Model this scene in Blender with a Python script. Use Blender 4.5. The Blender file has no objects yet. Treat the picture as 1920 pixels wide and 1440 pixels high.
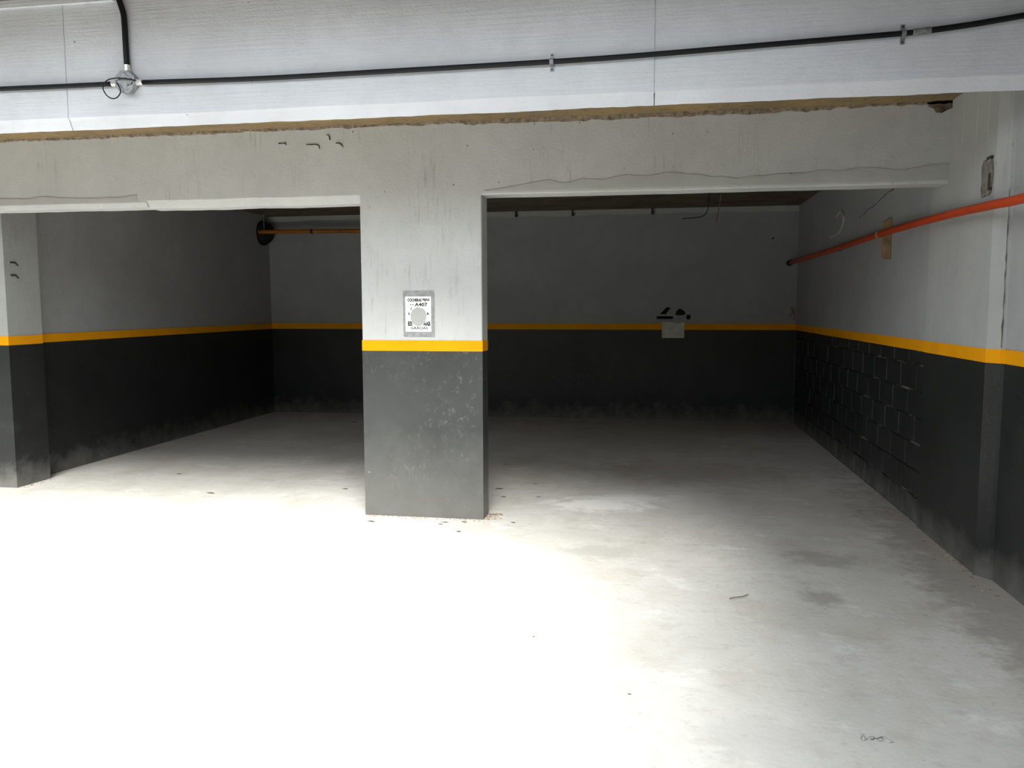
import bpy, bmesh, math, random
from mathutils import Vector, Matrix
from mathutils import noise as mnoise

random.seed(7)
S = bpy.context.scene
C = S.collection

# ------------------------------------------------------------------ camera
cam_d = bpy.data.cameras.new('camera')
cam = bpy.data.objects.new('camera', cam_d)
C.objects.link(cam)
cam_d.sensor_fit = 'HORIZONTAL'
cam_d.sensor_width = 36.0
cam_d.lens = 1531.13 / 1920 * 36.0
cam_d.clip_start = 0.05
cam_d.clip_end = 200
PITCH, YAW, ROLL = (math.radians(a) for a in (5.4451, 9.7114, -0.1262))
fw = Vector((-math.sin(YAW) * math.cos(PITCH), math.cos(YAW) * math.cos(PITCH), -math.sin(PITCH)))
rt = Vector((math.cos(YAW), math.sin(YAW), 0))
up = rt.cross(fw)
r2 = rt * math.cos(ROLL) + up * math.sin(ROLL)
u2 = -rt * math.sin(ROLL) + up * math.cos(ROLL)
m = Matrix((r2, u2, -fw)).transposed().to_4x4()
m.translation = (0, 0, 1.65)
cam.matrix_world = m
S.camera = cam

# ------------------------------------------------------------------ sky: even overcast daylight, coming in by the light well
W = bpy.data.worlds.new('overcast_sky')
S.world = W
W.use_nodes = True
bgn = W.node_tree.nodes['Background']
bgn.inputs['Color'].default_value = (0.875, 0.94, 1.0, 1)
bgn.inputs['Strength'].default_value = 4.6
# light well in the driveway ceiling (x0, x1, y0, y1) at CEIL_Z
WELL = (-7.5, 0.38, -1.2, 3.74)
CEIL_Z = 3.63
SHAFT_Z = 4.3                  # top of the light shaft above the well
# portal: guides the sampling of the sky through the well, emits nothing itself
pl = bpy.data.lights.new('well_portal', 'AREA')
pl.shape = 'RECTANGLE'
pl.size = WELL[1] - WELL[0]
pl.size_y = WELL[3] - WELL[2]
pl.cycles.is_portal = True
po = bpy.data.objects.new('well_portal', pl)
po.location = ((WELL[0] + WELL[1]) / 2, (WELL[2] + WELL[3]) / 2, SHAFT_Z + 0.02)
C.objects.link(po)

# hazy high sun falling steeply through the well
sl = bpy.data.lights.new('hazy_sun', 'SUN')
sl.energy = 14.5
sl.angle = math.radians(36)
sl.color = (1.0, 0.985, 0.945)
so = bpy.data.objects.new('hazy_sun', sl)
SUN_EL, SUN_AZ = math.radians(53.5), math.radians(-19)   # height, and turn of its course from straight into the bays
sd = Vector((math.sin(SUN_AZ) * math.cos(SUN_EL), math.cos(SUN_AZ) * math.cos(SUN_EL), -math.sin(SUN_EL)))
so.rotation_euler = sd.to_track_quat('-Z', 'Y').to_euler()
so.location = (-4, -3, 9)
C.objects.link(so)

S.view_settings.view_transform = 'Standard'
S.view_settings.look = 'None'
S.view_settings.gamma = 1.0
S.view_settings.use_curve_mapping = False
S.view_settings.exposure = 0.08
try:
    S.cycles.use_denoising = True
    S.cycles.max_bounces = 10
    S.cycles.diffuse_bounces = 8
    S.cycles.sample_clamp_indirect = 0
except Exception:
    pass

# ------------------------------------------------------------------ node helpers
class N:
    def __init__(self, name):
        self.m = bpy.data.materials.new(name)
        self.m.use_nodes = True
        self.t = self.m.node_tree
        self.b = self.t.nodes['Principled BSDF']
        self._pos = None

    def n(self, typ, **kw):
        nd = self.t.nodes.new(typ)
        for k, v in kw.items():
            setattr(nd, k, v)
        return nd

    def link(self, a, b):
        self.t.links.new(a, b)

    def pos(self, scale=(1, 1, 1), loc=(0, 0, 0)):
        if self._pos is None:
            self._pos = self.n('ShaderNodeNewGeometry').outputs['Position']
        mp = self.n('ShaderNodeMapping')
        mp.inputs['Scale'].default_value = scale
        mp.inputs['Location'].default_value = loc
        self.link(self._pos, mp.inputs['Vector'])
        return mp.outputs['Vector']

    def noise(self, scale, detail=4, rough=0.55, vec=(1, 1, 1), loc=(0, 0, 0), dist=0.0):
        nd = self.n('ShaderNodeTexNoise')
        nd.inputs['Scale'].default_value = scale
        nd.inputs['Detail'].default_value = detail
        nd.inputs['Roughness'].default_value = rough
        nd.inputs['Distortion'].default_value = dist
        self.link(self.pos(vec, loc), nd.inputs['Vector'])
        return nd.outputs['Fac']

    def voro(self, scale, vec=(1, 1, 1), loc=(0, 0, 0), rnd=1.0):
        nd = self.n('ShaderNodeTexVoronoi')
        nd.inputs['Scale'].default_value = scale
        nd.inputs['Randomness'].default_value = rnd
        self.link(self.pos(vec, loc), nd.inputs['Vector'])
        return nd.outputs['Distance']

    def ramp(self, fac, a, b, va=0.0, vb=1.0):
        nd = self.n('ShaderNodeMapRange')
        nd.inputs['From Min'].default_value = a
        nd.inputs['From Max'].default_value = b
        nd.inputs['To Min'].default_value = va
        nd.inputs['To Max'].default_value = vb
        self.link(fac, nd.inputs['Value'])
        return nd.outputs['Result']

    def math(self, op, a, b):
        nd = self.n('ShaderNodeMath', operation=op)
        for i, v in enumerate((a, b)):
            if isinstance(v, (int, float)):
                nd.inputs[i].default_value = v
            else:
                self.link(v, nd.inputs[i])
        return nd.outputs[0]

    def mix(self, fac, a, b):
        nd = self.n('ShaderNodeMix', data_type='RGBA')
        if isinstance(fac, (int, float)):
            nd.inputs[0].default_value = fac
        else:
            self.link(fac, nd.inputs[0])
        for i, v in ((6, a), (7, b)):
            if isinstance(v, tuple):
                nd.inputs[i].default_value = (*v, 1)
            else:
                self.link(v, nd.inputs[i])
        return nd.outputs[2]

    def z(self):
        if self._pos is None:
            self.pos()
        sp = self.n('ShaderNodeSeparateXYZ')
        self.link(self._pos, sp.inputs[0])
        return sp.outputs['Z']

    def bump(self, h, strength=0.3, dist=0.01):
        bn = self.n('ShaderNodeBump')
        bn.inputs['Strength'].default_value = strength
        bn.inputs['Distance'].default_value = dist
        self.link(h, bn.inputs['Height'])
        self.link(bn.outputs['Normal'], self.b.inputs['Normal'])

    def done(self, col, rough=0.8, spec=0.3, metal=0.0):
        if isinstance(col, tuple):
            self.b.inputs['Base Color'].default_value = (*col, 1)
        else:
            self.link(col, self.b.inputs['Base Color'])
        self.b.inputs['Roughness'].default_value = rough
        self.b.inputs['Specular IOR Level'].default_value = spec
        self.b.inputs['Metallic'].default_value = metal
        return self.m


def wall_paint(name, col, streak=0.0, grain=0.0, spots=0.25):
    k = N(name)
    c = k.mix(k.ramp(k.noise(1.3, 5, 0.6), 0.3, 0.7), tuple(v * 0.90 for v in col), tuple(min(1, v * 1.06) for v in col))
    c = k.mix(k.ramp(k.noise(9, 4, 0.6, loc=(3, 1, 2)), 0.45, 0.75, 0, 0.35), c, tuple(v * 0.80 for v in col))
    # small holes
    pit = k.ramp(k.voro(7.5, loc=(1.7, 0.3, 0.9)), 0.035, 0.06, 1, 0)
    pm = k.math('MULTIPLY', pit, k.ramp(k.noise(1.1, 2, loc=(8, 8, 8)), 0.52, 0.60))
    c = k.mix(k.math('MULTIPLY', pm, spots * 3), c, tuple(v * 0.30 for v in col))
    if streak:
        st = k.ramp(k.noise(1.0, 5, 0.7, vec=(42, 42, 2.6), dist=0.3), 0.57, 0.68)
        st = k.math('MULTIPLY', st, k.ramp(k.noise(2.3, 4, 0.6, loc=(5, 2, 0)), 0.45, 0.60))
        c = k.mix(k.math('MULTIPLY', st, streak), c, tuple(v * 0.42 for v in col))
        sp = k.ramp(k.noise(26, 4, 0.7, vec=(1, 1, 0.6), loc=(1, 4, 2)), 0.62, 0.72)
        sp = k.math('MULTIPLY', sp, k.ramp(k.noise(3.1, 3, loc=(6, 1, 9)), 0.44, 0.56))
        c = k.mix(k.math('MULTIPLY', sp, streak), c, tuple(v * 0.5 for v in col))
    h = k.math('ADD', k.noise(60, 3, 0.6), k.math('MULTIPLY', k.noise(7, 4), 1.5))
    if grain:
        h = k.math('ADD', h, k.math('MULTIPLY', k.noise(1.0, 4, 0.6, vec=(2.5, 60, 60)), grain))
    h = k.math('SUBTRACT', h, k.math('MULTIPLY', pm, 1.2))
    k.bump(h, 0.35, 0.006)
    return k.done(c, 0.85, 0.2)


def dado_paint(name, col, spec=0.4, dust=0.6, dz=(0.22, 0.48), speck=0.8):
    k = N(name)
    c = k.mix(k.ramp(k.noise(1.7, 5, 0.65), 0.3, 0.72), tuple(v * 0.75 for v in col), tuple(v * 1.35 for v in col))
    sc = k.ramp(k.noise(3.0, 6, 0.7, vec=(1, 1, 1.6), loc=(4, 4, 1)), 0.60, 0.76, 0, 0.55)
    c = k.mix(sc, c, tuple(v * 2.3 for v in col))
    sp = k.ramp(k.voro(13, loc=(0.2, 0.9, 0.4)), 0.04, 0.075, 1, 0)
    sp = k.math('MULTIPLY', sp, k.ramp(k.noise(1.6, 2, loc=(2, 7, 3)), 0.50, 0.56))
    c = k.mix(k.math('MULTIPLY', sp, speck), c, (0.34, 0.34, 0.31))
    s2 = k.ramp(k.noise(28, 5, 0.75, vec=(1, 1, 0.7), loc=(7, 3, 5)), 0.56, 0.70)
    s2 = k.math('MULTIPLY', s2, k.ramp(k.noise(2.2, 4, 0.6, loc=(1, 7, 8)), 0.40, 0.62))
    c = k.mix(k.math('MULTIPLY', s2, speck * 0.6), c, (0.15, 0.152, 0.142))
    # dust and splash marks along the foot of the walls
    d = k.ramp(k.math('ADD', k.z(), k.math('MULTIPLY', k.noise(5, 5, 0.7), 0.5)), dz[0], dz[1], dust, 0)
    c = k.mix(d, c, (0.22, 0.215, 0.20))
    k.bump(k.math('ADD', k.noise(50, 3, 0.6), k.math('MULTIPLY', k.noise(6, 4), 2)), 0.35, 0.005)
    return k.done(c, 0.45, spec)


SHADED_GREY = (0.35, 0.36, 0.365)  # same grey paint as the column, darkened for the shade in the bays
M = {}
M['paint'] = wall_paint('shaded_grey_wall_paint', SHADED_GREY)
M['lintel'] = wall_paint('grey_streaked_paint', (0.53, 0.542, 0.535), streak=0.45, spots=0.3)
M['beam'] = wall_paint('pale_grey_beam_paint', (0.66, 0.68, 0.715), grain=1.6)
M['pilaster'] = wall_paint('shaded_grey_pilaster_paint', (0.385, 0.395, 0.385), streak=0.4, spots=0.4)  # the common grey paint again, toned down for weaker light on the pilasters
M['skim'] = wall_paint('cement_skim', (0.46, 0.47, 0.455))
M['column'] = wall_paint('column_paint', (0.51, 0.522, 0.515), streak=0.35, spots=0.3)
M['dado'] = dado_paint('dark_grey_dado_paint', (0.018, 0.020, 0.0195), speck=0.35)
M['dado_column'] = dado_paint('worn_lit_dado_paint', (0.030, 0.033, 0.032), spec=0.6, dust=0.5, dz=(0.12, 0.95), speck=1.0)  # same dado paint, lightened and glossier for the light on the column, plus wear
M['mortar'] = None


def simple(name, col, rough=0.6, spec=0.3, metal=0.0, var=0.25, scale=18, bump=0.15):
    k = N(name)
    c = k.mix(k.ramp(k.noise(scale, 4, 0.6), 0.3, 0.7), tuple(v * (1 - var) for v in col), tuple(min(1, v * (1 + var)) for v in col))
    k.bump(k.noise(scale * 4, 3), bump, 0.003)
    return k.done(c, rough, spec, metal)


M['stripe'] = simple('yellow_line_paint', (0.80, 0.335, 0.006), 0.8, 0.05, var=0.06, scale=5)
k = N('flaking_mortar')
c = k.mix(k.ramp(k.noise(2.6, 5, 0.7, vec=(1, 1, 2.2), loc=(3, 1, 4)), 0.50, 0.66), (0.014, 0.015, 0.015), (0.17, 0.168, 0.155))
M['mortar'] = k.done(c, 0.9, 0.1)
M['black_pipe'] = simple('black_conduit_plastic', (0.007, 0.007, 0.008), 0.45, 0.25, var=0.2)
M['galv'] = simple('galvanised_steel', (0.27, 0.28, 0.28), 0.42, 0.5, 0.5, var=0.35, scale=40)
M['bright'] = simple('bright_zinc', (0.78, 0.78, 0.74), 0.35, 0.5, 0.4, var=0.1)
M['screw'] = simple('dark_screw_steel', (0.05, 0.05, 0.055), 0.5, 0.5, 0.5)
M['red'] = simple('orange_red_pipe_paint', (0.42, 0.048, 0.009), 0.5, 0.4, var=0.15, scale=6)
M['orange'] = simple('orange_pipe_paint', (0.38, 0.135, 0.018), 0.5, 0.4, var=0.2, scale=6)
M['rubber'] = simple('black_rubber', (0.010, 0.010, 0.010), 0.7, 0.3)
M['wood'] = simple('weathered_wood', (0.33, 0.22, 0.12), 0.8, 0.2, var=0.35, scale=12)
M['white'] = simple('white_paper', (0.86, 0.87, 0.86), 0.7, 0.2, var=0.02)
M['oldpaper'] = simple('grubby_paper', (0.60, 0.60, 0.55), 0.8, 0.1, var=0.15, scale=12)
M['tape'] = simple('grey_packing_tape', (0.30, 0.305, 0.31), 0.4, 0.4, var=0.25, scale=25)
M['ink'] = simple('black_ink', (0.012, 0.012, 0.012), 0.7, 0.2, var=0.1)
M['sticker'] = simple('pale_grey_sticker', (0.43, 0.435, 0.43), 0.8, 0.1, var=0.04)
M['black_marks'] = simple('black_tar_paint', (0.006, 0.006, 0.007), 0.7, 0.2)
M['tanwire'] = simple('tan_wire_sheath', (0.30, 0.16, 0.09), 0.7, 0.2)
M['leaf'] = simple('dry_leaf', (0.13, 0.085, 0.045), 0.9, 0.1, var=0.4, scale=40)
M['crumbs'] = simple('plaster_crumbs', (0.27, 0.22, 0.165), 0.95, 0.1, var=0.6, scale=30)
M['grime'] = simple('brown_grime', (0.13, 0.105, 0.075), 0.95, 0.1, var=0.7, scale=22, bump=0.8)
M['patch'] = simple('rough_grey_mortar', (0.19, 0.18, 0.15), 0.95, 0.1, var=0.5, scale=14, bump=0.8)
M['hole'] = simple('dark_mark_and_hole', (0.05, 0.045, 0.04), 0.95, 0.1, var=0.5, scale=30)  # dark tone for cracks and marks, and for shade painted into holes

# raw slab / formwork underside
k = N('raw_brown_slab')
c = k.mix(k.ramp(k.noise(2.2, 6, 0.65, vec=(1, 1.4, 1)), 0.3, 0.7), (0.13, 0.105, 0.08), (0.24, 0.195, 0.145))
c = k.mix(k.ramp(k.noise(8, 5, 0.7, loc=(2, 2, 2)), 0.5, 0.75, 0, 0.6), c, (0.10, 0.085, 0.07))
k.bump(k.noise(12, 6, 0.7), 0.8, 0.02)
M['slab'] = k.done(c, 0.95, 0.1)
k = N('lit_tan_slab')  # lit copy of the slab: floor light put into a tan colour
c = k.mix(k.ramp(k.noise(1.1, 5, 0.65), 0.3, 0.7), (0.22, 0.165, 0.105), (0.36, 0.26, 0.125))
c = k.mix(k.ramp(k.noise(13, 5, 0.7, loc=(2, 2, 2)), 0.5, 0.72, 0, 0.7), c, (0.15, 0.12, 0.09))
k.bump(k.noise(22, 6, 0.7), 0.9, 0.02)
M['tan'] = k.done(c, 0.95, 0.1)

# concrete floor with worn patches and stains
k = N('worn_concrete_floor')
c = k.mix(k.ramp(k.noise(0.55, 6, 0.6), 0.32, 0.68), (0.44, 0.427, 0.39), (0.61, 0.597, 0.56))
c = k.mix(k.ramp(k.noise(1.6, 6, 0.65, vec=(1.5, 1, 1), loc=(3, 9, 0)), 0.5, 0.72, 0, 0.7), c, (0.42, 0.385, 0.325))
c = k.mix(k.ramp(k.noise(2.6, 7, 0.7, vec=(1, 1.3, 1), loc=(7, 2, 0)), 0.57, 0.70, 0, 0.75), c, (0.70, 0.69, 0.66))
c = k.mix(k.ramp(k.noise(5, 6, 0.7, vec=(1.0, 1.6, 1), loc=(4, 1, 0)), 0.52, 0.70, 0, 0.5), c, (0.36, 0.345, 0.31))
c = k.mix(k.ramp(k.noise(14, 6, 0.75, loc=(1, 2, 0)), 0.56, 0.74, 0, 0.6), c, (0.30, 0.28, 0.25))
c = k.mix(k.ramp(k.noise(40, 4, 0.7, loc=(6, 2, 0)), 0.58, 0.72, 0, 0.4), c, (0.72, 0.71, 0.68))
c = k.mix(k.ramp(k.voro(9, loc=(0.3, 0.7, 0)), 0.02, 0.05, 0.5, 0), c, (0.20, 0.18, 0.16))


def spot(x, y, rx, ry, amt, col):
    """a stain of its own shape on the concrete"""
    global c
    v = k.pos((1 / rx, 1 / ry, 0), (-x / rx, -y / ry, 0))
    ln = k.n('ShaderNodeVectorMath', operation='LENGTH')
    k.link(v, ln.inputs[0])
    d = k.math('ADD', ln.outputs['Value'], k.math('MULTIPLY', k.math('SUBTRACT', k.noise(6, 5, 0.7, loc=(x, y, 0)), 0.5), 2.2))
    c = k.mix(k.ramp(d, 0.5, 1.05, amt, 0), c, col)


spot(-0.40, 6.72, 0.45, 0.30, 0.8, (0.80, 0.79, 0.76))
spot(-0.15, 7.0, 0.35, 0.16, 0.6, (0.76, 0.75, 0.72))
spot(0.97, 4.73, 0.13, 0.16, 0.6, (0.27, 0.25, 0.23))
spot(1.12, 5.47, 0.30, 0.20, 0.55, (0.27, 0.25, 0.22))
spot(-0.35, 5.40, 0.30, 0.16, 0.55, (0.36, 0.34, 0.31))
spot(0.45, 8.2, 1.2, 0.7, 0.45, (0.30, 0.26, 0.21))
spot(0.42, 3.1, 0.25, 0.2, 0.35, (0.40, 0.39, 0.37))
spot(1.95, 4.9, 0.42, 3.6, 0.6, (0.24, 0.21, 0.175))      # brown dirt along the right wall, its tone also darkened for the shade there
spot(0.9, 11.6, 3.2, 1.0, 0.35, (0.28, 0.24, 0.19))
k.bump(k.math('ADD', k.noise(35, 5, 0.65), k.math('MULTIPLY', k.noise(3, 4), 1.5)), 0.3, 0.008)
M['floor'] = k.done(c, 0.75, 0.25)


# ------------------------------------------------------------------ mesh helpers
def link(name, bm, mat, parent=None, smooth=False):
    me = bpy.data.meshes.new(name)
    bmesh.ops.recalc_face_normals(bm, faces=bm.faces[:])
    bm.to_mesh(me)
    bm.free()
    if smooth:
        for p in me.polygons:
            p.use_smooth = True
    me.materials.append(mat if not isinstance(mat, str) else M[mat])
    o = bpy.data.objects.new(name, me)
    C.objects.link(o)
    if parent is not None:
        o.parent = parent
        o.matrix_parent_inverse = parent.matrix_basis.inverted()
    return o


def empty(name, loc):
    o = bpy.data.objects.new(name, None)
    o.empty_display_size = 0.1
    o.location = loc
    C.objects.link(o)
    return o


def tag(o, label, cat, group=None, kind=None):
    if label:
        o['label'] = label
    if cat:
        o['category'] = cat
    if group:
        o['group'] = group
    if kind:
        o['kind'] = kind
    return o


def box(bm, x0, x1, y0, y1, z0, z1):
    v = [bm.verts.new(p) for p in ((x0, y0, z0), (x1, y0, z0), (x1, y1, z0), (x0, y1, z0),
                                   (x0, y0, z1), (x1, y0, z1), (x1, y1, z1), (x0, y1, z1))]
    for f in ((0, 1, 2, 3), (4, 5, 6, 7), (0, 1, 5, 4), (1, 2, 6, 5), (2, 3, 7, 6), (3, 0, 4, 7)):
        bm.faces.new([v[i] for i in f])
    return bm


def bx(*a):
    return box(bmesh.new(), *a)


def prism(bm, pts, axis, a, b):
    """extrude a closed 2-d outline along an axis"""
    def P(p, t):
        return {0: (t, p[0], p[1]), 1: (p[0], t, p[1]), 2: (p[0], p[1], t)}[axis]
    va = [bm.verts.new(P(p, a)) for p in pts]
    vb = [bm.verts.new(P(p, b)) for p in pts]
    n = len(pts)
    bm.faces.new(va)
    bm.faces.new(vb[::-1])
    for i in range(n):
        bm.faces.new((va[i], va[(i + 1) % n], vb[(i + 1) % n], vb[i]))
    return bm


def tube(bm, pts, r, seg=12, cap=True):
    pts = [Vector(p) for p in pts]
    rings = []
    prev = None
    for i, p in enumerate(pts):
        t = (pts[min(i + 1, len(pts) - 1)] - pts[max(i - 1, 0)]).normalized()
        if prev is None:
            a = t.cross(Vector((0, 0, 1)))
            if a.length < 0.1:
                a = t.cross(Vector((0, 1, 0)))
        else:
            a = prev - t * prev.dot(t)
        a.normalize()
        prev = a
        b = t.cross(a)
        rr = r[i] if isinstance(r, (list, tuple)) else r
        rings.append([bm.verts.new(p + (a * math.cos(q) + b * math.sin(q)) * rr)
                      for q in (2 * math.pi * j / seg for j in range(seg))])
    for A, B in zip(rings, rings[1:]):
        for j in range(seg):
            bm.faces.new((A[j], A[(j + 1) % seg], B[(j + 1) % seg], B[j]))
    if cap:
        bm.faces.new(rings[0])
        bm.faces.new(rings[-1][::-1])
    return bm


def curve_pts(ctrl, n=8):
    """Catmull-Rom through the control points"""
    P = [Vector(p) for p in ctrl]
    P = [P[0] * 2 - P[1]] + P + [P[-1] * 2 - P[-2]]
    out = []
    for i in range(1, len(P) - 2):
        for j in range(n):
            t = j / n
            a, b, c_, d = P[i - 1:i + 3]
            out.append(0.5 * ((2 * b) + (c_ - a) * t + (2 * a - 5 * b + 4 * c_ - d) * t * t + (3 * b - a - 3 * c_ + d) * t ** 3))
    out.append(P[-2])
    return out


def wob(x, s=1.0, seed=0.0):
    return mnoise.noise(Vector((x * s, seed, 0.37)))


def bevel(o, w=0.006, seg=2):
    md = o.modifiers.new('bevel', 'BEVEL')
    md.width = w
    md.segments = seg
    md.limit_method = 'ANGLE'
    return o


def struct(name, bm, mat, label, cat):
    return tag(link(name, bm, mat), label, cat, kind='structure')


# ------------------------------------------------------------------ dimensions
YC, YC2 = 6.085, 6.285          # lintel and column: front and back face
YB = 11.984                     # back wall
XR = 1.987                      # right bay wall
XL = -5.86                      # left bay wall
X1, X2 = -2.224, -1.270         # column
YU = 4.90                       # face of the big beam
Z0, Z1 = 1.307, 1.390           # yellow line
SLAB = 3.03

# ------------------------------------------------------------------ floor
bm = bmesh.new()
box(bm, -10.2, 2.5, -4.4, 12.3, -0.15, 0.0)
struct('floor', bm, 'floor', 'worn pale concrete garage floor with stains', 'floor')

# ------------------------------------------------------------------ back wall
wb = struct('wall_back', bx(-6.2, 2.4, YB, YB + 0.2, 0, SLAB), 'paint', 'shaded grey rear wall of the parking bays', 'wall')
link('dado', bx(XL, XR, YB - 0.004, YB, 0, Z0), 'dado', wb)
link('yellow_stripe', bx(XL, XR, YB - 0.006, YB, Z0, Z1), 'stripe', wb)


def ragged(x0, x1, base, top_fn, y, th, step=0.03):
    """thin plaster layer on a wall facing -y with an uneven top (or bottom) edge"""
    bm = bmesh.new()
    n = max(2, int((x1 - x0) / step))
    rows = []
    for i in range(n + 1):
        x = x0 + (x1 - x0) * i / n
        t = top_fn(x)
        rows.append([bm.verts.new((x, yy, zz)) for yy, zz in ((y, base), (y - th, base), (y - th, t), (y, t))])
    for A, B in zip(rows, rows[1:]):
        for j in range(3):
            bm.faces.new((A[j], A[j + 1], B[j + 1], B[j]))
    bm.faces.new(rows[0])
    bm.faces.new(rows[-1][::-1])
    return bm


link('bare_mortar_band', ragged(XL, XR, SLAB, lambda x: SLAB - 0.075 + 0.02 * wob(x, 2.1, 3) + 0.01 * wob(x, 11, 5), YB, 0.006), 'skim', wb)

# ------------------------------------------------------------------ left wall and its pilaster
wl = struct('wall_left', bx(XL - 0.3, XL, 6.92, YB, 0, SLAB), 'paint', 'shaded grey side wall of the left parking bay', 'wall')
link('dado', bx(XL, XL + 0.004, 6.92, YB - 0.006, 0, Z0), 'dado', wl)
link('yellow_stripe', bx(XL, XL + 0.006, 6.92, YB - 0.006, Z0, Z1), 'stripe', wl)

PX, PY = -5.72, 6.5
lp = struct('pilaster', bx(-6.6, PX, PY, 6.92, 0, SLAB), 'pilaster', 'grey pilaster at the left edge with two hook marks', 'pilaster')
link('dado', bx(-6.602, PX + 0.0018, PY - 0.0018, 6.919, 0, Z0), 'dado', lp)
link('yellow_stripe', bx(-6.603, PX + 0.0025, PY - 0.0025, 6.919, Z0, Z1), 'stripe', lp)
for z in (2.04, 1.925):
    link('hook_mark', tube(bmesh.new(), curve_pts([(PX + 0.003, 6.57, z + 0.012), (PX + 0.010, 6.62, z + 0.010), (PX + 0.003, 6.66, z - 0.012)], 4), 0.007, 6), 'hole', lp)
far = struct('wall_added_closure', bx(-10.2, -6.6, 6.6, 6.9, 0, SLAB), 'paint', 'added unseen grey wall closing the driveway to light beyond the left pilaster', 'wall')  # unseen, added to close off light; another bay would go on here

# ------------------------------------------------------------------ right wall: plaster above, blocks below, pilaster, recessed near wall
YP = 6.42
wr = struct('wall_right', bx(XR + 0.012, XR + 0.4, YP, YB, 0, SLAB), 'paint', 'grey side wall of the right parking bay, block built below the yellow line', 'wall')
# upper plaster
link('plaster', bx(XR + 0.002, XR + 0.012, YP, YB, Z1, SLAB), 'paint', wr)
link('mortar_bed', bx(XR + 0.007, XR + 0.012, YP, YB, 0, Z0), 'mortar', wr)
link('yellow_stripe', bx(XR, XR + 0.012, YP, YB - 0.006, Z0, Z1), 'stripe', wr)
blk = {}
random.seed(11)


def block_mesh(L, Hh):
    key = (round(L, 3), round(Hh, 3))
    if key not in blk:
        bm = bmesh.new()
        a, b, d, t = L / 2, Hh / 2, 0.010, 0.004
        o_ = [bm.verts.new((d, sy * a, sz * b)) for sy, sz in ((-1, -1), (1, -1), (1, 1), (-1, 1))]
        i_ = [bm.verts.new((0, sy * (a - t), sz * (b - t))) for sy, sz in ((-1, -1), (1, -1), (1, 1), (-1, 1))]
        bm.faces.new(i_)
        for j in range(4):
            bm.faces.new((o_[j], o_[(j + 1) % 4], i_[(j + 1) % 4], i_[j]))
        bm.faces.new(o_[::-1])
        bmesh.ops.recalc_face_normals(bm, faces=bm.faces[:])
        me = bpy.data.meshes.new('block')
        bm.to_mesh(me)
        bm.free()
        me.materials.append(M['dado'])
        blk[key] = me
    return blk[key]


zc = 0.0
row = 0
while zc < Z0 - 0.02:
    hh = min(0.2, Z0 - zc)
    y = YP - (0.2 if row % 2 else 0.0)
    while y < YB - 0.01:
        a, b = max(y, YP), min(y + 0.4, YB)
        if b - a > 0.03:
            L, Hh = b - a - 0.010, hh - 0.010
            ob = bpy.data.objects.new('block', block_mesh(L, Hh))
            ob.location = (XR + random.uniform(0.0008, 0.0045), (a + b) / 2, zc + hh / 2)
            ob.rotation_euler = (0, random.uniform(-0.006, 0.006), random.uniform(-0.004, 0.004))
            C.objects.link(ob)
            ob.parent = wr
        y += 0.4
    zc += 0.2
    row += 1

# crack and scuffs in the plaster of the right wall
link('crack', tube(bmesh.new(), [(XR - 0.001, 8.55 - 1.35 * t, 2.50 + 0.16 * t + 0.02 * wob(t, 9, 1)) for t in [i / 20 for i in range(21)]],
                   [0.002 + 0.004 * abs(wob(i, 0.6, 4)) for i in range(21)], 5), 'hole', wr)
link('plaster_bulge', tube(bmesh.new(), curve_pts([(XR, 9.6, 2.62), (XR - 0.006, 9.35, 2.66), (XR - 0.006, 9.2, 2.56), (XR - 0.004, 9.4, 2.44), (XR, 9.9, 2.42)], 6), 0.010, 6), 'skim', wr)

PXR, XN = 1.976, 2.045
rp = bmesh.new()
prism(rp, [(2.4, YP), (PXR, YP), (PXR, 5.30), (PXR + 0.020, 5.268), (XN - 0.02, 5.215), (XN, 5.205), (2.4, 5.205)], 2, 0, SLAB)
rp = struct('pilaster', rp, 'pilaster', 'grey pilaster on the right wall with a rough patched hole near its top', 'pilaster')


def wrapd(z0, z1, e):
    return prism(bmesh.new(), [(2.1, YP + e), (PXR - e, YP + e), (PXR - e, 5.30 - e * 0.4), (PXR + 0.020 - e, 5.268 - e),
                               (XN - 0.02 - e * 0.7, 5.215 - e), (XN - e, 5.205 - e), (2.1, 5.205 - e)], 2, z0, z1)


link('dado', wrapd(0, Z0, 0.0018), 'dado', rp)
link('yellow_stripe', wrapd(Z0, Z1, 0.0025), 'stripe', rp)
# patched hole
bm = bmesh.new()
random.seed(5)
pts = []
for i in range(22):
    a = 2 * math.pi * i / 22
    u_, v_ = math.cos(a), math.sin(a)
    s_ = 1 / max(abs(u_), abs(v_))
    pts.append((5.40 + u_ * s_ * 0.075 * random.uniform(0.85, 1.1), 2.415 + v_ * s_ * 0.105 * random.uniform(0.88, 1.08)))
prism(bm, pts, 0, PXR - 0.012, PXR + 0.01)
patch = link('mortar_patch', bm, 'patch', rp)
link('slot_shade', bx(PXR - 0.016, PXR, 5.335, 5.40, 2.515, 2.530), 'hole', patch)  # raised dark strip, its colour stands in for shade inside a slot
link('cavity_shade', bx(PXR - 0.015, PXR, 5.335, 5.365, 2.33, 2.43), 'hole', patch)  # dark box on the surface, painting the shade of a cavity
for j, (y, w_, z0, z1) in enumerate(((5.62, 0.010, 2.45, 3.02), (5.86, 0.014, 2.50, 3.02), (5.30 + 0.14, 0.012, 2.54, 3.02))):
    link('formwork_ridge', prism(bmesh.new(), [(PXR + 0.001, y - w_), (PXR - 0.003, y), (PXR + 0.001, y + w_)], 2, z0, z1), 'pilaster', rp)
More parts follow.
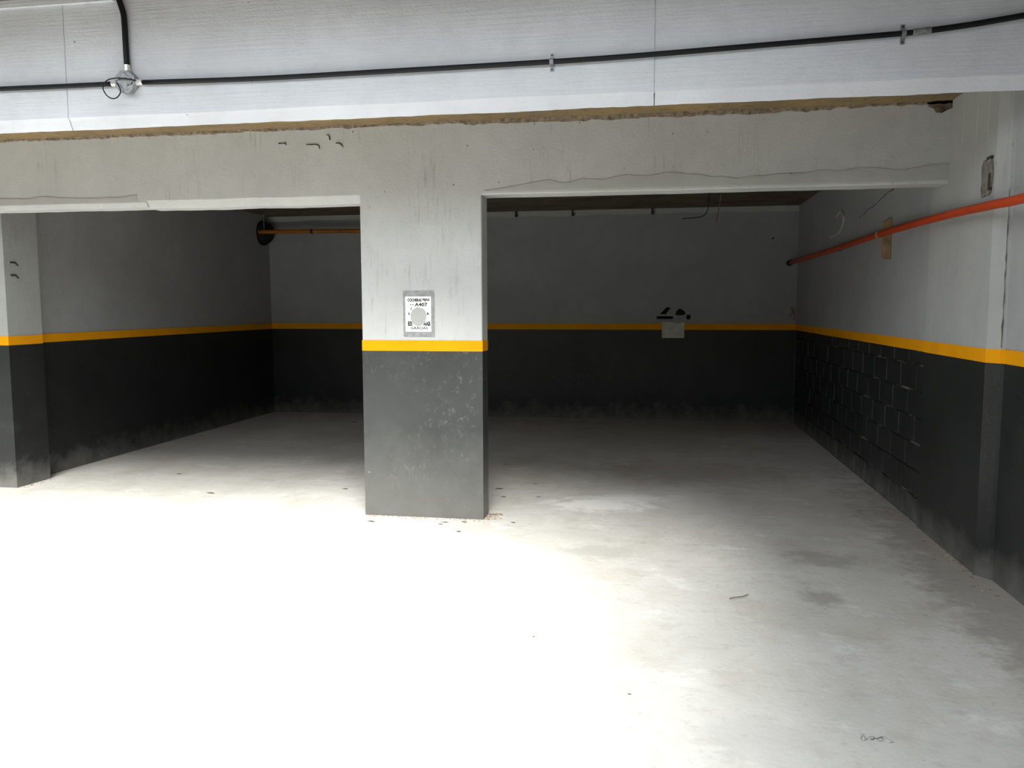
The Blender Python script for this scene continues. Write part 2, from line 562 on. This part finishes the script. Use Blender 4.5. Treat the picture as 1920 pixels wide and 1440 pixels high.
link('corner_crack', tube(bmesh.new(), [(XN - 0.022 + 0.004 * wob(i, 0.7, 2), 5.21 + 0.003 * wob(i, 0.9, 6), 1.40 + 0.92 * i / 30) for i in range(31)],
                          [0.0012 + 0.006 * max(0, wob(i, 0.5, 8)) for i in range(31)], 5), 'patch', rp)

wn = struct('wall_right_near', bx(XN, XN + 0.35, -4.2, 5.204, 0, CEIL_Z + 0.0), 'paint', 'grey recessed wall running towards the viewer at the right edge', 'wall')
link('dado', bx(XN - 0.004, XN, -4.2, 5.20, 0, Z0), 'dado', wn)
link('yellow_stripe', bx(XN - 0.006, XN, -4.2, 5.20, Z0, Z1), 'stripe', wn)

# ------------------------------------------------------------------ column
cb = 0.006
col = struct('column', prism(bmesh.new(), [(X1 + cb, YC), (X2 - cb, YC), (X2, YC + cb), (X2, YC2), (X1, YC2), (X1, YC + cb)], 2, 0, 2.475), 'lintel', 'wide flat grey column between the two bays, carrying a parking notice', 'column')
e = 0.0018
link('dado', bx(X1 - e, X2 + e, YC - e, YC2 + e, 0, Z0), 'dado_column', col)
e = 0.0025
link('yellow_stripe', bx(X1 - e, X2 + e, YC - e, YC2 + e, Z0, Z1), 'stripe', col)

# ------------------------------------------------------------------ lintel beam over both bays
bm = bmesh.new()


def run(bm, x0, x1, zb, ch_z, ch_y, step=0.05, seed=1.0, amp=0.004):
    """length of lintel with an uneven chamfered arris"""
    n = max(1, int((x1 - x0) / step))
    rows = []
    for i in range(n + 1):
        x = x0 + (x1 - x0) * i / n
        w_ = amp * wob(x, 3.1, seed) + amp * 0.6 * wob(x, 13, seed + 4)
        pr = ((YC, SLAB), (YC, zb + ch_z + w_), (YC + ch_y, zb + w_), (YC2, zb + w_), (YC2, SLAB))
        rows.append([bm.verts.new((x, a, b)) for a, b in pr])
    for A, B in zip(rows, rows[1:]):
        for j in range(5):
            q = (j + 1) % 5
            bm.faces.new((A[j], A[q], B[q], B[j]))
    bm.faces.new(rows[0])
    bm.faces.new(rows[-1][::-1])


run(bm, -10.0, -4.02, 2.452, 0.035, 0.02, seed=2)
run(bm, -4.02, X1, 2.440, 0.060, 0.045, seed=5)
run(bm, X1, X2, 2.475, 0.0001, 0.0001, amp=0)
run(bm, X2, 2.2, 2.478, 0.010, 0.008, seed=9, amp=0.002)
li = struct('lintel_beam', bm, 'lintel', 'grey streaky concrete lintel beam across both parking bays', 'beam')
link('skim_coat', ragged(X2 + 0.02, PXR, 2.502, lambda x: 2.505 + min(1, (x - X2) / 0.5) * (0.066 + 0.03 * max(0, x - 0.6) + 0.045 * wob(x, 2.3, 7) + 0.022 * wob(x, 7, 3) + 0.008 * wob(x, 23, 5)), YC, 0.005), 'skim', li)
link('skim_coat', ragged(-6.4, -4.1, 2.492, lambda x: 2.542 + 0.028 * wob(x, 3.0, 2) + 0.014 * wob(x, 9, 8), YC, 0.005), 'skim', li)
# crumbling mortar under the slab
link('mortar_edge', ragged(-6.4, PXR, SLAB, lambda x: SLAB - 0.018 - 0.016 * abs(wob(x, 3, 1)) - 0.016 * abs(wob(x, 17, 2)) - (0.012 if -1.4 < x < 1.2 else 0.0), YC, 0.012, 0.02), 'crumbs', li)
# spalled flakes on the face of the lintel: a lifted scale of paint with an open dark edge
for q, (out, e0, e1) in enumerate((
        ([(-2.645, 2.893), (-2.60, 2.889), (-2.575, 2.890), (-2.548, 2.886), (-2.540, 2.872), (-2.536, 2.855), (-2.56, 2.852), (-2.60, 2.862), (-2.63, 2.872)], 0, 6),
        ([(-2.405, 2.894), (-2.385, 2.895), (-2.362, 2.884), (-2.348, 2.866), (-2.352, 2.850), (-2.372, 2.852), (-2.395, 2.872)], 0, 4),
        ([(-2.87, 2.908), (-2.84, 2.906), (-2.815, 2.910), (-2.811, 2.893), (-2.84, 2.894)], 0, 4),
        ([(-2.478, 2.958), (-2.462, 2.957), (-2.455, 2.944), (-2.452, 2.918), (-2.463, 2.920), (-2.470, 2.940)], 0, 4))):
    random.seed(60 + q)
    f = link('spall', prism(bmesh.new(), out, 1, YC - 0.006, YC), 'lintel', li)
    edge = [(a, YC - 0.006, b) for a, b in out[e0:e1]]
    link('open_edge', tube(bmesh.new(), edge, [0.0012 + 0.0042 * random.random() for _ in edge], 5), 'hole', f)
# broken corner by the right pilaster
link('broken_corner', prism(bmesh.new(), [(1.80, 3.03), (PXR, 3.03), (PXR, 2.975), (1.945, 2.962), (1.915, 2.945), (1.875, 2.950), (1.862, 2.975), (1.83, 2.988)], 1, YC - 0.012, YC), 'grime', li)

# ------------------------------------------------------------------ big beam with the conduit, in three cast lengths
bb = struct('conduit_beam', bx(-10.0, 2.4, YU + 0.006, YU + 0.15, 2.872, CEIL_Z), 'beam', 'pale grey concrete beam along the top, carrying the black conduit', 'beam')
joints = [-10.0, -3.769, -0.005, XN]
for q, (a, b) in enumerate(zip(joints, joints[1:])):
    bm = bmesh.new()
    a2, b2 = a + 0.003, b - 0.003
    n = int((b2 - a2) / 0.04)
    rows = []
    for i in range(n + 1):
        x = a2 + (b2 - a2) * i / n
        w_ = 0.004 * wob(x, 2.2, 1) + 0.003 * wob(x, 14, 3)
        w2 = 0.005 * wob(x, 1.7, 6)
        pr = ((YU, CEIL_Z), (YU, 2.878 + w2), (YU + 0.012, 2.862 + w2), (YU + 0.040, 2.806 + w_), (YU + 0.050, 2.808 + w_), (YU + 0.15, 2.846), (YU + 0.15, 2.88), (YU + 0.02, 2.89), (YU + 0.02, CEIL_Z))
        rows.append([bm.verts.new((x, u, v)) for u, v in pr])
    for A, B in zip(rows, rows[1:]):
        for j in range(9):
            t = (j + 1) % 9
            bm.faces.new((A[j], A[t], B[t], B[j]))
    bm.faces.new(rows[0])
    bm.faces.new(rows[-1][::-1])
    link('cast_length', bm, 'beam', bb)

# ------------------------------------------------------------------ slabs
ce = struct('ceiling', bx(-10.0, 2.4, YU + 0.15, YB + 0.2, SLAB + 0.012, SLAB + 0.25), 'slab', 'raw brown slab underside over the parking bays', 'ceiling')
link('slab_face', bx(-6.6, 2.4, YC2, YB + 0.2, SLAB, SLAB + 0.012), 'slab', ce)
# rough strip of slab between big beam and lintel, painted tan for floor light
bm = bmesh.new()
rows = []
n = 420
for i in range(n + 1):
    x = -9.9 + (PXR + 9.9) * i / n
    rows.append([bm.verts.new((x, YU + 0.155 + (YC - YU - 0.155) * j / 12, SLAB + 0.004 + 0.011 * mnoise.noise(Vector((x * 7, j * 0.9, 4))) + 0.005 * mnoise.noise(Vector((x * 23, j * 2.1, 1))))) for j in range(13)])
for A, B in zip(rows, rows[1:]):
    for j in range(12):
        bm.faces.new((A[j], A[j + 1], B[j + 1], B[j]))
link('lit_slab_strip', bm, 'tan', ce).modifiers.new('thickness', 'SOLIDIFY').thickness = 0.012
bm = bmesh.new()
for a in ((-10.2, WELL[0], -4.4, 5.2), (WELL[1], 2.4, -4.4, 5.2), (WELL[0], WELL[1], WELL[3], 5.2), (WELL[0], WELL[1], -4.4, WELL[2])):
    box(bm, *a, CEIL_Z, CEIL_Z + 0.25)
cd_ = struct('ceiling_driveway', bm, 'slab', 'brown driveway ceiling with an open light well', 'ceiling')
bm = bmesh.new()
for a in ((WELL[0] - 0.2, WELL[0], WELL[2] - 0.2, WELL[3] + 0.2), (WELL[1], WELL[1] + 0.2, WELL[2] - 0.2, WELL[3] + 0.2),
          (WELL[0], WELL[1], WELL[2] - 0.2, WELL[2]), (WELL[0], WELL[1], WELL[3], WELL[3] + 0.2)):
    box(bm, *a, CEIL_Z + 0.25, SHAFT_Z)
struct('wall_light_shaft', bm, 'paint', 'pale walls of the light shaft above the driveway', 'wall')
link('ledge', bx(-7.0, -3.40, YU - 0.022, YU, 3.585, CEIL_Z), 'beam', cd_)
struct('wall_front', bx(-10.2, 2.4, -4.4, -4.2, 0, CEIL_Z), 'paint', 'grey wall across the driveway behind the viewer', 'wall')
struct('wall_driveway_end', bx(-10.4, -10.2, -4.4, 6.9, 0, CEIL_Z), 'paint', 'grey wall at the far left end of the driveway', 'wall')

# ------------------------------------------------------------------ junction box
YF = YU - 0.022               # conduit centre line
jx, jz = -3.320, 3.075
jb = tag(empty('junction_box', (jx, YU, jz)), 'octagonal grey metal junction box on the top beam where conduits meet', 'junction box')


def ngon(cx, cz, r, n, rot=0.0, sx=1.0, sz=1.0):
    return [(cx + math.cos(rot + 2 * math.pi * i / n) * r * sx, cz + math.sin(rot + 2 * math.pi * i / n) * r * sz) for i in range(n)]


bevel(link('body', prism(bmesh.new(), ngon(jx, jz, 0.074, 8, math.pi / 8), 1, YU - 0.050, YU), 'galv', jb), 0.004)
lid = bevel(link('lid', prism(bmesh.new(), ngon(jx + 0.004, jz - 0.004, 0.062, 4, 0.12), 1, YU - 0.058, YU - 0.050), 'galv', jb), 0.003)
link('screw', tube(bmesh.new(), [(jx - 0.03, YU - 0.063, jz + 0.018), (jx - 0.03, YU - 0.057, jz + 0.018)], 0.006, 8), 'screw', lid)
link('screw', tube(bmesh.new(), [(jx + 0.032, YU - 0.063, jz - 0.028), (jx + 0.032, YU - 0.057, jz - 0.028)], 0.006, 8), 'screw', lid)
bm = bmesh.new()
prism(bm, [(jx + 0.015, jz - 0.035), (jx + 0.068, jz - 0.025), (jx + 0.060, jz - 0.058), (jx + 0.035, jz - 0.078), (jx + 0.008, jz - 0.070)], 1, YU - 0.064, YU - 0.059)
link('flap', bm, 'galv', jb)
for d, zz in ((-1, 0.0), (1, 0.0)):
    bm = bmesh.new()
    tube(bm, [(jx + d * 0.062, YF, jz + zz - 0.002), (jx + d * 0.078, YF, jz + zz - 0.002), (jx + d * 0.079, YF, jz - 0.002), (jx + d * 0.108, YF, jz - 0.002)], [0.021, 0.021, 0.017, 0.017], 14)
    link('connector', bm, 'bright', jb)
link('connector', tube(bmesh.new(), [(jx + 0.003, YF, jz + 0.062), (jx + 0.003, YF, jz + 0.080), (jx + 0.003, YF, jz + 0.081), (jx + 0.003, YF, jz + 0.108)], [0.022, 0.022, 0.019, 0.019], 14), 'bright', jb)
yl = YU - 0.072
loop = [(jx + 0.075, YU - 0.045, jz + 0.002), (jx + 0.045, yl, jz + 0.008), (jx, yl, jz + 0.014), (jx - 0.055, yl, jz + 0.016), (jx - 0.100, yl, jz + 0.008), (jx - 0.132, yl, jz - 0.015),
        (jx - 0.137, yl, jz - 0.045), (jx - 0.115, yl, jz - 0.085), (jx - 0.080, yl, jz - 0.107), (jx - 0.045, yl, jz - 0.104), (jx - 0.020, yl, jz - 0.080), (jx - 0.016, yl, jz - 0.055), (jx - 0.035, yl, jz - 0.020), (jx - 0.055, YU - 0.050, jz - 0.004)]
link('wire_loop', tube(bmesh.new(), curve_pts(loop, 6), 0.0038, 8), 'black_pipe', jb, True)

# ------------------------------------------------------------------ conduits
RC = 0.0150


def clip(parent, x, z):
    """saddle strap over the conduit with a screw at each end"""
    bm = bmesh.new()
    prof = [(YU, z + 0.052), (YU - 0.004, z + 0.052), (YU - 0.005, z + 0.022)]
    prof += [(YF - 0.019 * math.cos(a), z + 0.019 * math.sin(a)) for a in [math.pi * (0.40 - 0.1 * i) for i in range(9)]]
    prof += [(YU - 0.005, z - 0.022), (YU - 0.004, z - 0.052), (YU, z - 0.052)]
    prism(bm, prof, 0, x - 0.011, x + 0.011)
    o = link('strap', bm, 'galv', parent)
    for s in (-1, 1):
        link('screw', tube(bmesh.new(), [(x, YU - 0.010, z + s * 0.040), (x, YU - 0.004, z + s * 0.040)], [0.004, 0.006], 8), 'screw', o)


cr = tag(empty('conduit', (-0.6, YU, 3.065)), 'long black conduit running right from the junction box along the top beam', 'conduit')
pathR = curve_pts([(jx + 0.108, YF, 3.071), (-2.452, YF, 3.058), (-1.688, YF, 3.060), (-0.834, YF, 3.064), (-0.2, YF, 3.072), (0.618, YF, 3.096), (1.317, YF, 3.117), (1.372, YF, 3.119)], 6)
link('pipe', tube(bmesh.new(), pathR, RC, 14), 'black_pipe', cr, True)
link('pipe', tube(bmesh.new(), curve_pts([(1.455, YF, 3.125), (1.55, YF, 3.133), (1.692, YF, 3.147), (1.926, YF, 3.176), (XN - 0.004, YF, 3.193)], 6), RC * 1.05, 14), 'black_pipe', cr, True)
link('coupling', tube(bmesh.new(), [(1.368, YF, 3.1195), (1.370, YF, 3.1195), (1.414, YF, 3.122), (1.458, YF, 3.1255), (1.460, YF, 3.1255)], [0.016, 0.0195, 0.0195, 0.0195, 0.016], 14), 'galv', cr)
clip(cr, -0.597, 3.067)
clip(cr, 1.322, 3.117)
cl = tag(empty('conduit', (-4.2, YU, 3.08)), 'short black conduit leaving the junction box to the left', 'conduit')
link('pipe', tube(bmesh.new(), curve_pts([(jx - 0.108, YF, 3.072), (-3.80, YF, 3.074), (-4.261, YF, 3.078), (-5.4, YF, 3.086), (-7.5, YF, 3.10)], 6), RC, 14), 'black_pipe', cl, True)
clip(cl, -5.2, 3.085)
cv = tag(empty('conduit', (jx, YU, 3.4)), 'vertical black conduit rising from the junction box to the ceiling', 'conduit')
link('pipe', tube(bmesh.new(), curve_pts([(jx + 0.003, YF, 3.178), (jx + 0.001, YF, 3.30), (jx - 0.001, YF, 3.43), (jx - 0.006, YF, 3.50), (jx - 0.026, YF - 0.004, 3.575), (jx - 0.034, YF - 0.006, CEIL_Z)], 6), 0.0180, 14), 'black_pipe', cv, True)

# ------------------------------------------------------------------ red pipe on the right wall
PRX = 1.893
rpipe = tag(empty('wall_pipe', (XR, 7.4, 2.24)), 'orange-red pipe along the right wall, held by a wooden batten', 'pipe')
link('tube', tube(bmesh.new(), curve_pts([(PRX - 0.02, 11.93, 2.240), (PRX, 9.33, 2.242), (PRX, 7.45, 2.250), (PRX, 6.0, 2.240), (PRX, 5.11, 2.216), (PRX, 4.70, 2.202), (PRX, 3.0, 2.17), (PRX, 0.5, 2.15)], 6), 0.0270, 16), 'red', rpipe, True)
link('end_cap', tube(bmesh.new(), [(PRX - 0.02, 11.86, 2.240), (PRX - 0.02, 11.862, 2.240), (PRX - 0.02, 11.980, 2.240), (PRX - 0.02, 11.983, 2.240)], [0.028, 0.040, 0.040, 0.03], 16), 'rubber', rpipe)
bt = bevel(link('batten', prism(bmesh.new(), [(XR - 0.062, 2.05), (XR - 0.0005, 2.04), (XR - 0.0005, 2.385), (XR - 0.015, 2.385), (XR - 0.062, 2.355)], 1, 7.43, 7.49), 'wood', rpipe), 0.004)
link('clamp', tube(bmesh.new(), [(PRX, 7.435, 2.250), (PRX, 7.436, 2.250), (PRX, 7.484, 2.250), (PRX, 7.485, 2.250)], [0.027, 0.0325, 0.0325, 0.027], 16), 'wood', rpipe)
link('bracket', bx(PRX + 0.02, PXR, 6.00, 6.03, 2.232, 2.250), 'screw', rpipe)
link('bracket', bx(PRX + 0.02, XR - 0.001, 9.30, 9.33, 2.232, 2.250), 'screw', rpipe)

# ------------------------------------------------------------------ orange pipe at the back of the left bay
op = tag(empty('ceiling_pipe', (XL, 11.62, 2.76)), 'orange pipe under the slab at the back of the left bay, with black collar', 'pipe')
OY, OZ = 11.62, 2.762
link('tube', tube(bmesh.new(), curve_pts([(XL + 0.01, OY, OZ + 0.010), (-5.2, OY, OZ + 0.004), (-4.2, OY, OZ - 0.006), (-3.6, OY, OZ - 0.006), (-3.48, OY, OZ + 0.02), (-3.44, OY, OZ + 0.10), (-3.44, OY, SLAB)], 6), 0.031, 16), 'orange', op, True)
col_ = bmesh.new()
tube(col_, [(XL, 11.75, OZ), (XL + 0.03, 11.75, OZ), (XL + 0.07, 11.74, OZ), (XL + 0.12, 11.70, OZ - 0.01)], [0.185, 0.185, 0.155, 0.07], 22)
link('collar', col_, 'rubber', op)
link('hanger', tube(bmesh.new(), [(XL + 0.10, OY, OZ + 0.03), (XL + 0.10, OY, SLAB)], 0.006, 8), 'galv', op)
link('band', tube(bmesh.new(), [(-5.02, OY, OZ), (-5.02 + 0.001, OY, OZ), (-4.98, OY, OZ), (-4.979, OY, OZ)], [0.030, 0.036, 0.036, 0.030], 16), 'screw', op)

# ------------------------------------------------------------------ notice on the column
nz0, nz1 = 1.456, 1.725
nx0, nx1 = -1.872, -1.668
nt = tag(empty('notice', ((nx0 + nx1) / 2, YC, (nz0 + nz1) / 2)), 'white printed parking notice in grey tape on the central column', 'notice')
yb = YC - 0.002
for a in ((nx0 - 0.014, nx1 + 0.022, nz1 - 0.004, nz1 + 0.044), (nx0 - 0.010, nx1 + 0.026, nz0 - 0.040, nz0 + 0.004),
          (nx0 - 0.018, nx0 + 0.004, nz0 - 0.035, nz1 + 0.040), (nx1 - 0.003, nx1 + 0.026, nz0 - 0.02, nz1 + 0.03)):
    link('tape_strip', bx(a[0], a[1], yb - 0.001 - random.random() * 0.0006, YC, a[2], a[3]), 'tape', nt)
paper = link('paper', bx(nx0, nx1, YC - 0.0042, YC - 0.0030, nz0, nz1), 'white', nt)


def words(body, x, z, width, height, parent, bold=0.0):
    """lettering: a text block fitted to the given width and cap height, left edge at x, baseline at z"""
    cu = bpy.data.curves.new('lettering', 'FONT')
    cu.body = body
    cu.size = 1.0
    cu.offset = bold
    cu.resolution_u = 3
    tmp = bpy.data.objects.new('lettering', cu)
    C.objects.link(tmp)
    bpy.context.view_layer.update()
    me = bpy.data.meshes.new_from_object(tmp.evaluated_get(bpy.context.evaluated_depsgraph_get()))
    bpy.data.objects.remove(tmp)
    xs = [v.co.x for v in me.vertices]
    ys = [v.co.y for v in me.vertices]
    sx = width / (max(xs) - min(xs))
    sy = height / (max(ys) - min(ys))
    mx, my = min(xs), min(ys)
    for v in me.vertices:
        v.co = ((v.co.x - mx) * sx + x, YC - 0.0048, (v.co.y - my) * sy + z)
    me.name = 'lettering'
    me.materials.append(M['ink'])
    o = bpy.data.objects.new('lettering', me)
    C.objects.link(o)
    o.parent = parent
    return o


bpy.context.view_layer.update()


def px(x, y):
    """place on the sheet from fractions of its width and height"""
    return nx0 + (nx1 - nx0) * x, nz1 - (nz1 - nz0) * y


def line(t, x0, x1, ytop, ybot, bold=0.0):
    a, zt = px(x0, ytop)
    b, zb = px(x1, ybot)
    words(t, a, zb, b - a, zt - zb, paper, bold)


line('COCHERAS', 0.085, 0.635, 0.055, 0.145, 0.046)
line('FIJAS', 0.675, 0.945, 0.055, 0.145, 0.046)
line('...', 0.18, 0.33, 0.222, 0.245, 0.03)
line('A407', 0.37, 0.86, 0.175, 0.28, 0.03)
line('/', 0.19, 0.26, 0.31, 0.385, 0.04)
line('E', 0.115, 0.175, 0.455, 0.525, 0.05)
line('R', 0.84, 0.93, 0.455, 0.525, 0.05)
line('ES', 0.095, 0.265, 0.705, 0.835, 0.048)
line('AAB', 0.70, 0.97, 0.705, 0.835, 0.048)
line('GRACIAS', 0.21, 0.87, 0.855, 0.935, 0.02)
sx_, sz_ = px(0.515, 0.57)
bm = bmesh.new()
random.seed(3)
prism(bm, [(sx_ + math.cos(a) * 0.064 * q, sz_ + math.sin(a) * 0.073 * q) for a, q in [(2 * math.pi * i / 26, random.uniform(0.94, 1.06)) for i in range(26)]], 1, YC - 0.0054, YC - 0.0043)
link('sticker', bm, 'sticker', paper)

# ------------------------------------------------------------------ sheet and black marks on the back wall
bm = bmesh.new()
g = []
for i in range(9):
    rw = []
    for j in range(7):
        u_, v_ = i / 8, j / 6
        lift = 0.010 + 0.030 * max(0, v_ - 0.7) ** 1.2 * (0.3 + abs(math.sin(3.0 * u_))) + 0.003 * math.sin(7 * v_)
        sag = -0.018 * max(0, v_ - 0.8) / 0.2 * math.exp(-((u_ - 0.72) / 0.16) ** 2)
        rw.append(bm.verts.new((0.142 + 0.316 * u_, YB - lift, 1.190 + 0.228 * v_ + sag)))
    g.append(rw)
for i in range(8):
    for j in range(6):
        bm.faces.new((g[i][j], g[i + 1][j], g[i + 1][j + 1], g[i][j + 1]))
sh = link('paper_sheet', bm, 'oldpaper')
md = sh.modifiers.new('thickness', 'SOLIDIFY')
md.thickness = 0.001
md.offset = -1
tag(sh, 'blank grubby paper sheet stuck over the yellow line of the back wall', 'paper')

mk = tag(empty('paint_mark', (0.29, YB, 1.53)), 'black smeared marks on the back wall just above the paper sheet', 'mark')
for pts in ([(0.110, 1.530), (0.195, 1.530), (0.262, 1.622), (0.205, 1.630)],
            [(0.062, 1.490), (0.075, 1.503), (0.292, 1.500), (0.302, 1.485), (0.292, 1.462), (0.082, 1.460), (0.066, 1.470)],
            [(0.325, 1.520), (0.345, 1.575), (0.385, 1.612), (0.420, 1.600), (0.465, 1.560), (0.470, 1.525), (0.400, 1.512)],
            [(0.480, 1.500), (0.500, 1.525), (0.535, 1.522), (0.545, 1.490), (0.535, 1.460), (0.505, 1.452), (0.485, 1.470)]):
    o = link('stroke', prism(bmesh.new(), pts, 1, YB - 0.003, YB), 'black_marks', mk)
nl = link('nail', tube(bmesh.new(), [(1.645, YB - 0.03, 2.585), (1.645, YB - 0.028, 2.585), (1.645, YB, 2.583)], [0.014, 0.014, 0.006], 8), 'screw')
tag(nl, 'small dark nail high on the back wall of the right bay', 'nail')
wh = link('wire_stub', tube(bmesh.new(), curve_pts([(1.90, YB - 0.006, 1.50), (1.935, YB - 0.03, 1.55), (1.915, YB - 0.03, 1.62), (1.945, YB - 0.025, 1.57), (1.965, YB - 0.02, 1.50), (1.955, YB - 0.006, 1.45)], 6), 0.007, 8), 'tanwire')
tag(wh, 'bent tan wire stub in the back right corner above the yellow line', 'wire')

# ------------------------------------------------------------------ loose wires under the slab of the right bay
w1 = link('hanging_wire', tube(bmesh.new(), curve_pts([(0.80, 10.3, SLAB), (0.798, 10.3, 2.96), (0.778, 10.3, 2.825), (0.750, 10.3, 2.654)], 6), 0.006, 8), 'tanwire')
tag(w1, 'straight tan wire hanging from the slab of the right bay', 'wire')
w2 = link('hanging_wire', tube(bmesh.new(), curve_pts([(0.675, 10.3, SLAB), (0.665, 10.3, 2.96), (0.657, 10.3, 2.88), (0.640, 10.3, 2.79), (0.595, 10.3, 2.735), (0.509, 10.3, 2.716), (0.345, 10.3, 2.707)], 6), 0.006, 8), 'screw')
tag(w2, 'curled dark wire hanging from the slab, its end turned left', 'wire')
for x, wh_ in ((-1.98, 'leftmost'), (-1.15, 'middle'), (-0.02, 'rightmost')):
    t = link('rod_end', tube(bmesh.new(), [(x, YB - 0.05, SLAB), (x, YB - 0.05, SLAB - 0.05), (x + 0.004, YB - 0.05, SLAB - 0.051), (x + 0.004, YB - 0.05, SLAB - 0.085)], [0.012, 0.012, 0.022, 0.018], 8), 'screw')
    tag(t, wh_ + ' of three small dark rod ends under the slab at the back wall', 'rod', 'rod ends along the top of the back wall')

# ------------------------------------------------------------------ litter on the floor
random.seed(21)
leaf_bm = bmesh.new()
L = [(-0.5, 0, 0.004), (-0.25, 0.16, 0.05), (0.1, 0.22, 0.07), (0.5, 0.02, 0.02), (0.15, -0.20, 0.05), (-0.22, -0.14, 0.06), (0, 0, 0.0)]
vs = [leaf_bm.verts.new(p) for p in L]
for a, b in ((0, 1), (1, 2), (2, 3), (3, 4), (4, 5), (5, 0)):
    leaf_bm.faces.new((vs[a], vs[b], vs[6]))
lf0 = link('leaf_scrap', leaf_bm, 'leaf')
lf0.modifiers.new('thickness', 'SOLIDIFY').thickness = 0.02
spots = [(-1.344, 7.153, 0.075, 'largest brown leaf scrap on the right bay floor behind the central column'),
         (-1.25, 6.853, 0.05, 'small leaf scrap just in front of the largest one, right of the central column'),
         (-1.479, 8.298, 0.06, 'faint leaf scrap deepest in the right bay, close beside the central column'),
         (-2.726, 6.931, 0.06, 'leaf scrap on the left bay floor just left of the central column'),
         (-2.111, 5.891, 0.07, 'leaf scrap in front of the left corner of the central column'),
         (-1.543, 5.96, 0.06, 'leaf scrap against the central column foot, right of its middle'),
         (-1.40, 5.99, 0.06, 'leaf scrap against the central column foot near its right corner'),
         (-1.38, 5.723, 0.05, 'leaf scrap farthest in front of the central column'),
         (-1.027, 6.036, 0.05, 'leaf scrap standing alone to the right of the central column foot'),
         (-1.22, 6.25, 0.07, 'leaf scrap beside the narrow right face of the central column'),
         (-1.564, 5.902, 0.04, 'smallest leaf scrap in the litter before the central column'),
         (-3.845, 6.578, 0.09, 'largest leaf scrap in the left bay, at the edge of the sunlit floor'),
         (-0.564, 3.915, 0.02, 'tiny dark speck of leaf on the bright floor straight before the column'),
         (-0.073, 3.379, 0.02, 'tiny dark speck of leaf nearest the viewer on the bright floor'),
         (-4.172, 11.03, 0.09, 'leaf scrap by the back wall of the left bay'),
         (-0.95, 6.9, 0.05, 'leaf scrap in the right bay farthest right from the column'),
         (-1.05, 7.4, 0.05, 'leaf scrap in the right bay between the largest and the deepest one'),
         (-4.6, 7.3, 0.06, 'leaf scrap near the left wall of the left bay')]
for i, (x, y, s, lb) in enumerate(spots):
    o = lf0 if i == 0 else lf0.copy()
    if i:
        C.objects.link(o)
    o.location = (x, y, 0.001)
    o.scale = (s, s * random.uniform(0.7, 1.1), s * 0.7)
    o.rotation_euler = (0, 0, random.uniform(-0.5, 0.5))
    tag(o, lb, 'leaf', 'leaf scraps on the floor')
tw = link('twig', tube(bmesh.new(), curve_pts([(0.452, 4.612, 0.006), (0.485, 4.622, 0.012), (0.525, 4.645, 0.010), (0.563, 4.695, 0.008)], 6), 0.0022, 6), 'leaf')
tag(tw, 'thin brown twig lying alone on the pale floor', 'twig')
random.seed(31)
pt = []
for i in range(16):
    a = i * 1.35
    pt.append((0.815 + 0.0062 * i + 0.016 * math.cos(a) + random.uniform(-0.006, 0.006), 3.165 + 0.020 * math.sin(a * 1.2) + random.uniform(-0.008, 0.008), 0.0025 + 0.004 * (i % 3 == 1)))
ws = link('wire_scrap', tube(bmesh.new(), curve_pts(pt, 6), 0.0009, 5), 'galv')
tag(ws, 'thin crumpled wire scrap on the floor near the lower right corner', 'wire')


def crumbs(name, segs, n, label, seed):
    random.seed(seed)
    bm = bmesh.new()
    for _ in range(n):
        (x0, y0), (x1, y1), sp = random.choice(segs)
        t = random.random()
        x, y = x0 + (x1 - x0) * t, y0 + (y1 - y0) * t
        d = abs(random.gauss(0, sp))
        nx, ny = (y1 - y0), -(x1 - x0)
        ln = math.hypot(nx, ny)
        x, y = x + nx / ln * d, y + ny / ln * d
        s = random.uniform(0.003, 0.009) * (1.7 if random.random() < 0.12 else 1)
        vv = [bm.verts.new((x + s * random.uniform(.6, 1.2) * math.cos(a), y + s * random.uniform(.6, 1.2) * math.sin(a), 0.0)) for a in (0.3, 1.9, 3.4, 5.0)]
        tp = bm.verts.new((x, y, s * random.uniform(0.5, 1.0)))
        for i in range(4):
            bm.faces.new((vv[i], vv[(i + 1) % 4], tp))
    o = link(name, bm, 'crumbs')
    return tag(o, label, 'rubble', kind='stuff')


crumbs('rubble', [((X1 - 0.02, YC - 0.006), (X2 + 0.02, YC - 0.006), 0.035), ((X2 + 0.006, YC), (X2 + 0.006, YC2), 0.06)], 320, 'crumbled plaster and grit along the foot of the central column', 4)
crumbs('rubble', [((PXR - 0.006, 6.9), (PXR - 0.006, 4.9), -0.04), ((PXR - 0.006, 5.8), (PXR - 0.006, 5.3), -0.05)], 260, 'crumbled plaster and dirt along the foot of the right wall', 6)
crumbs('rubble', [((-5.72 + 0.01, 6.5), (-5.72 + 0.01, 6.9), 0.04)], 60, 'few plaster crumbs at the foot of the left pilaster', 8)
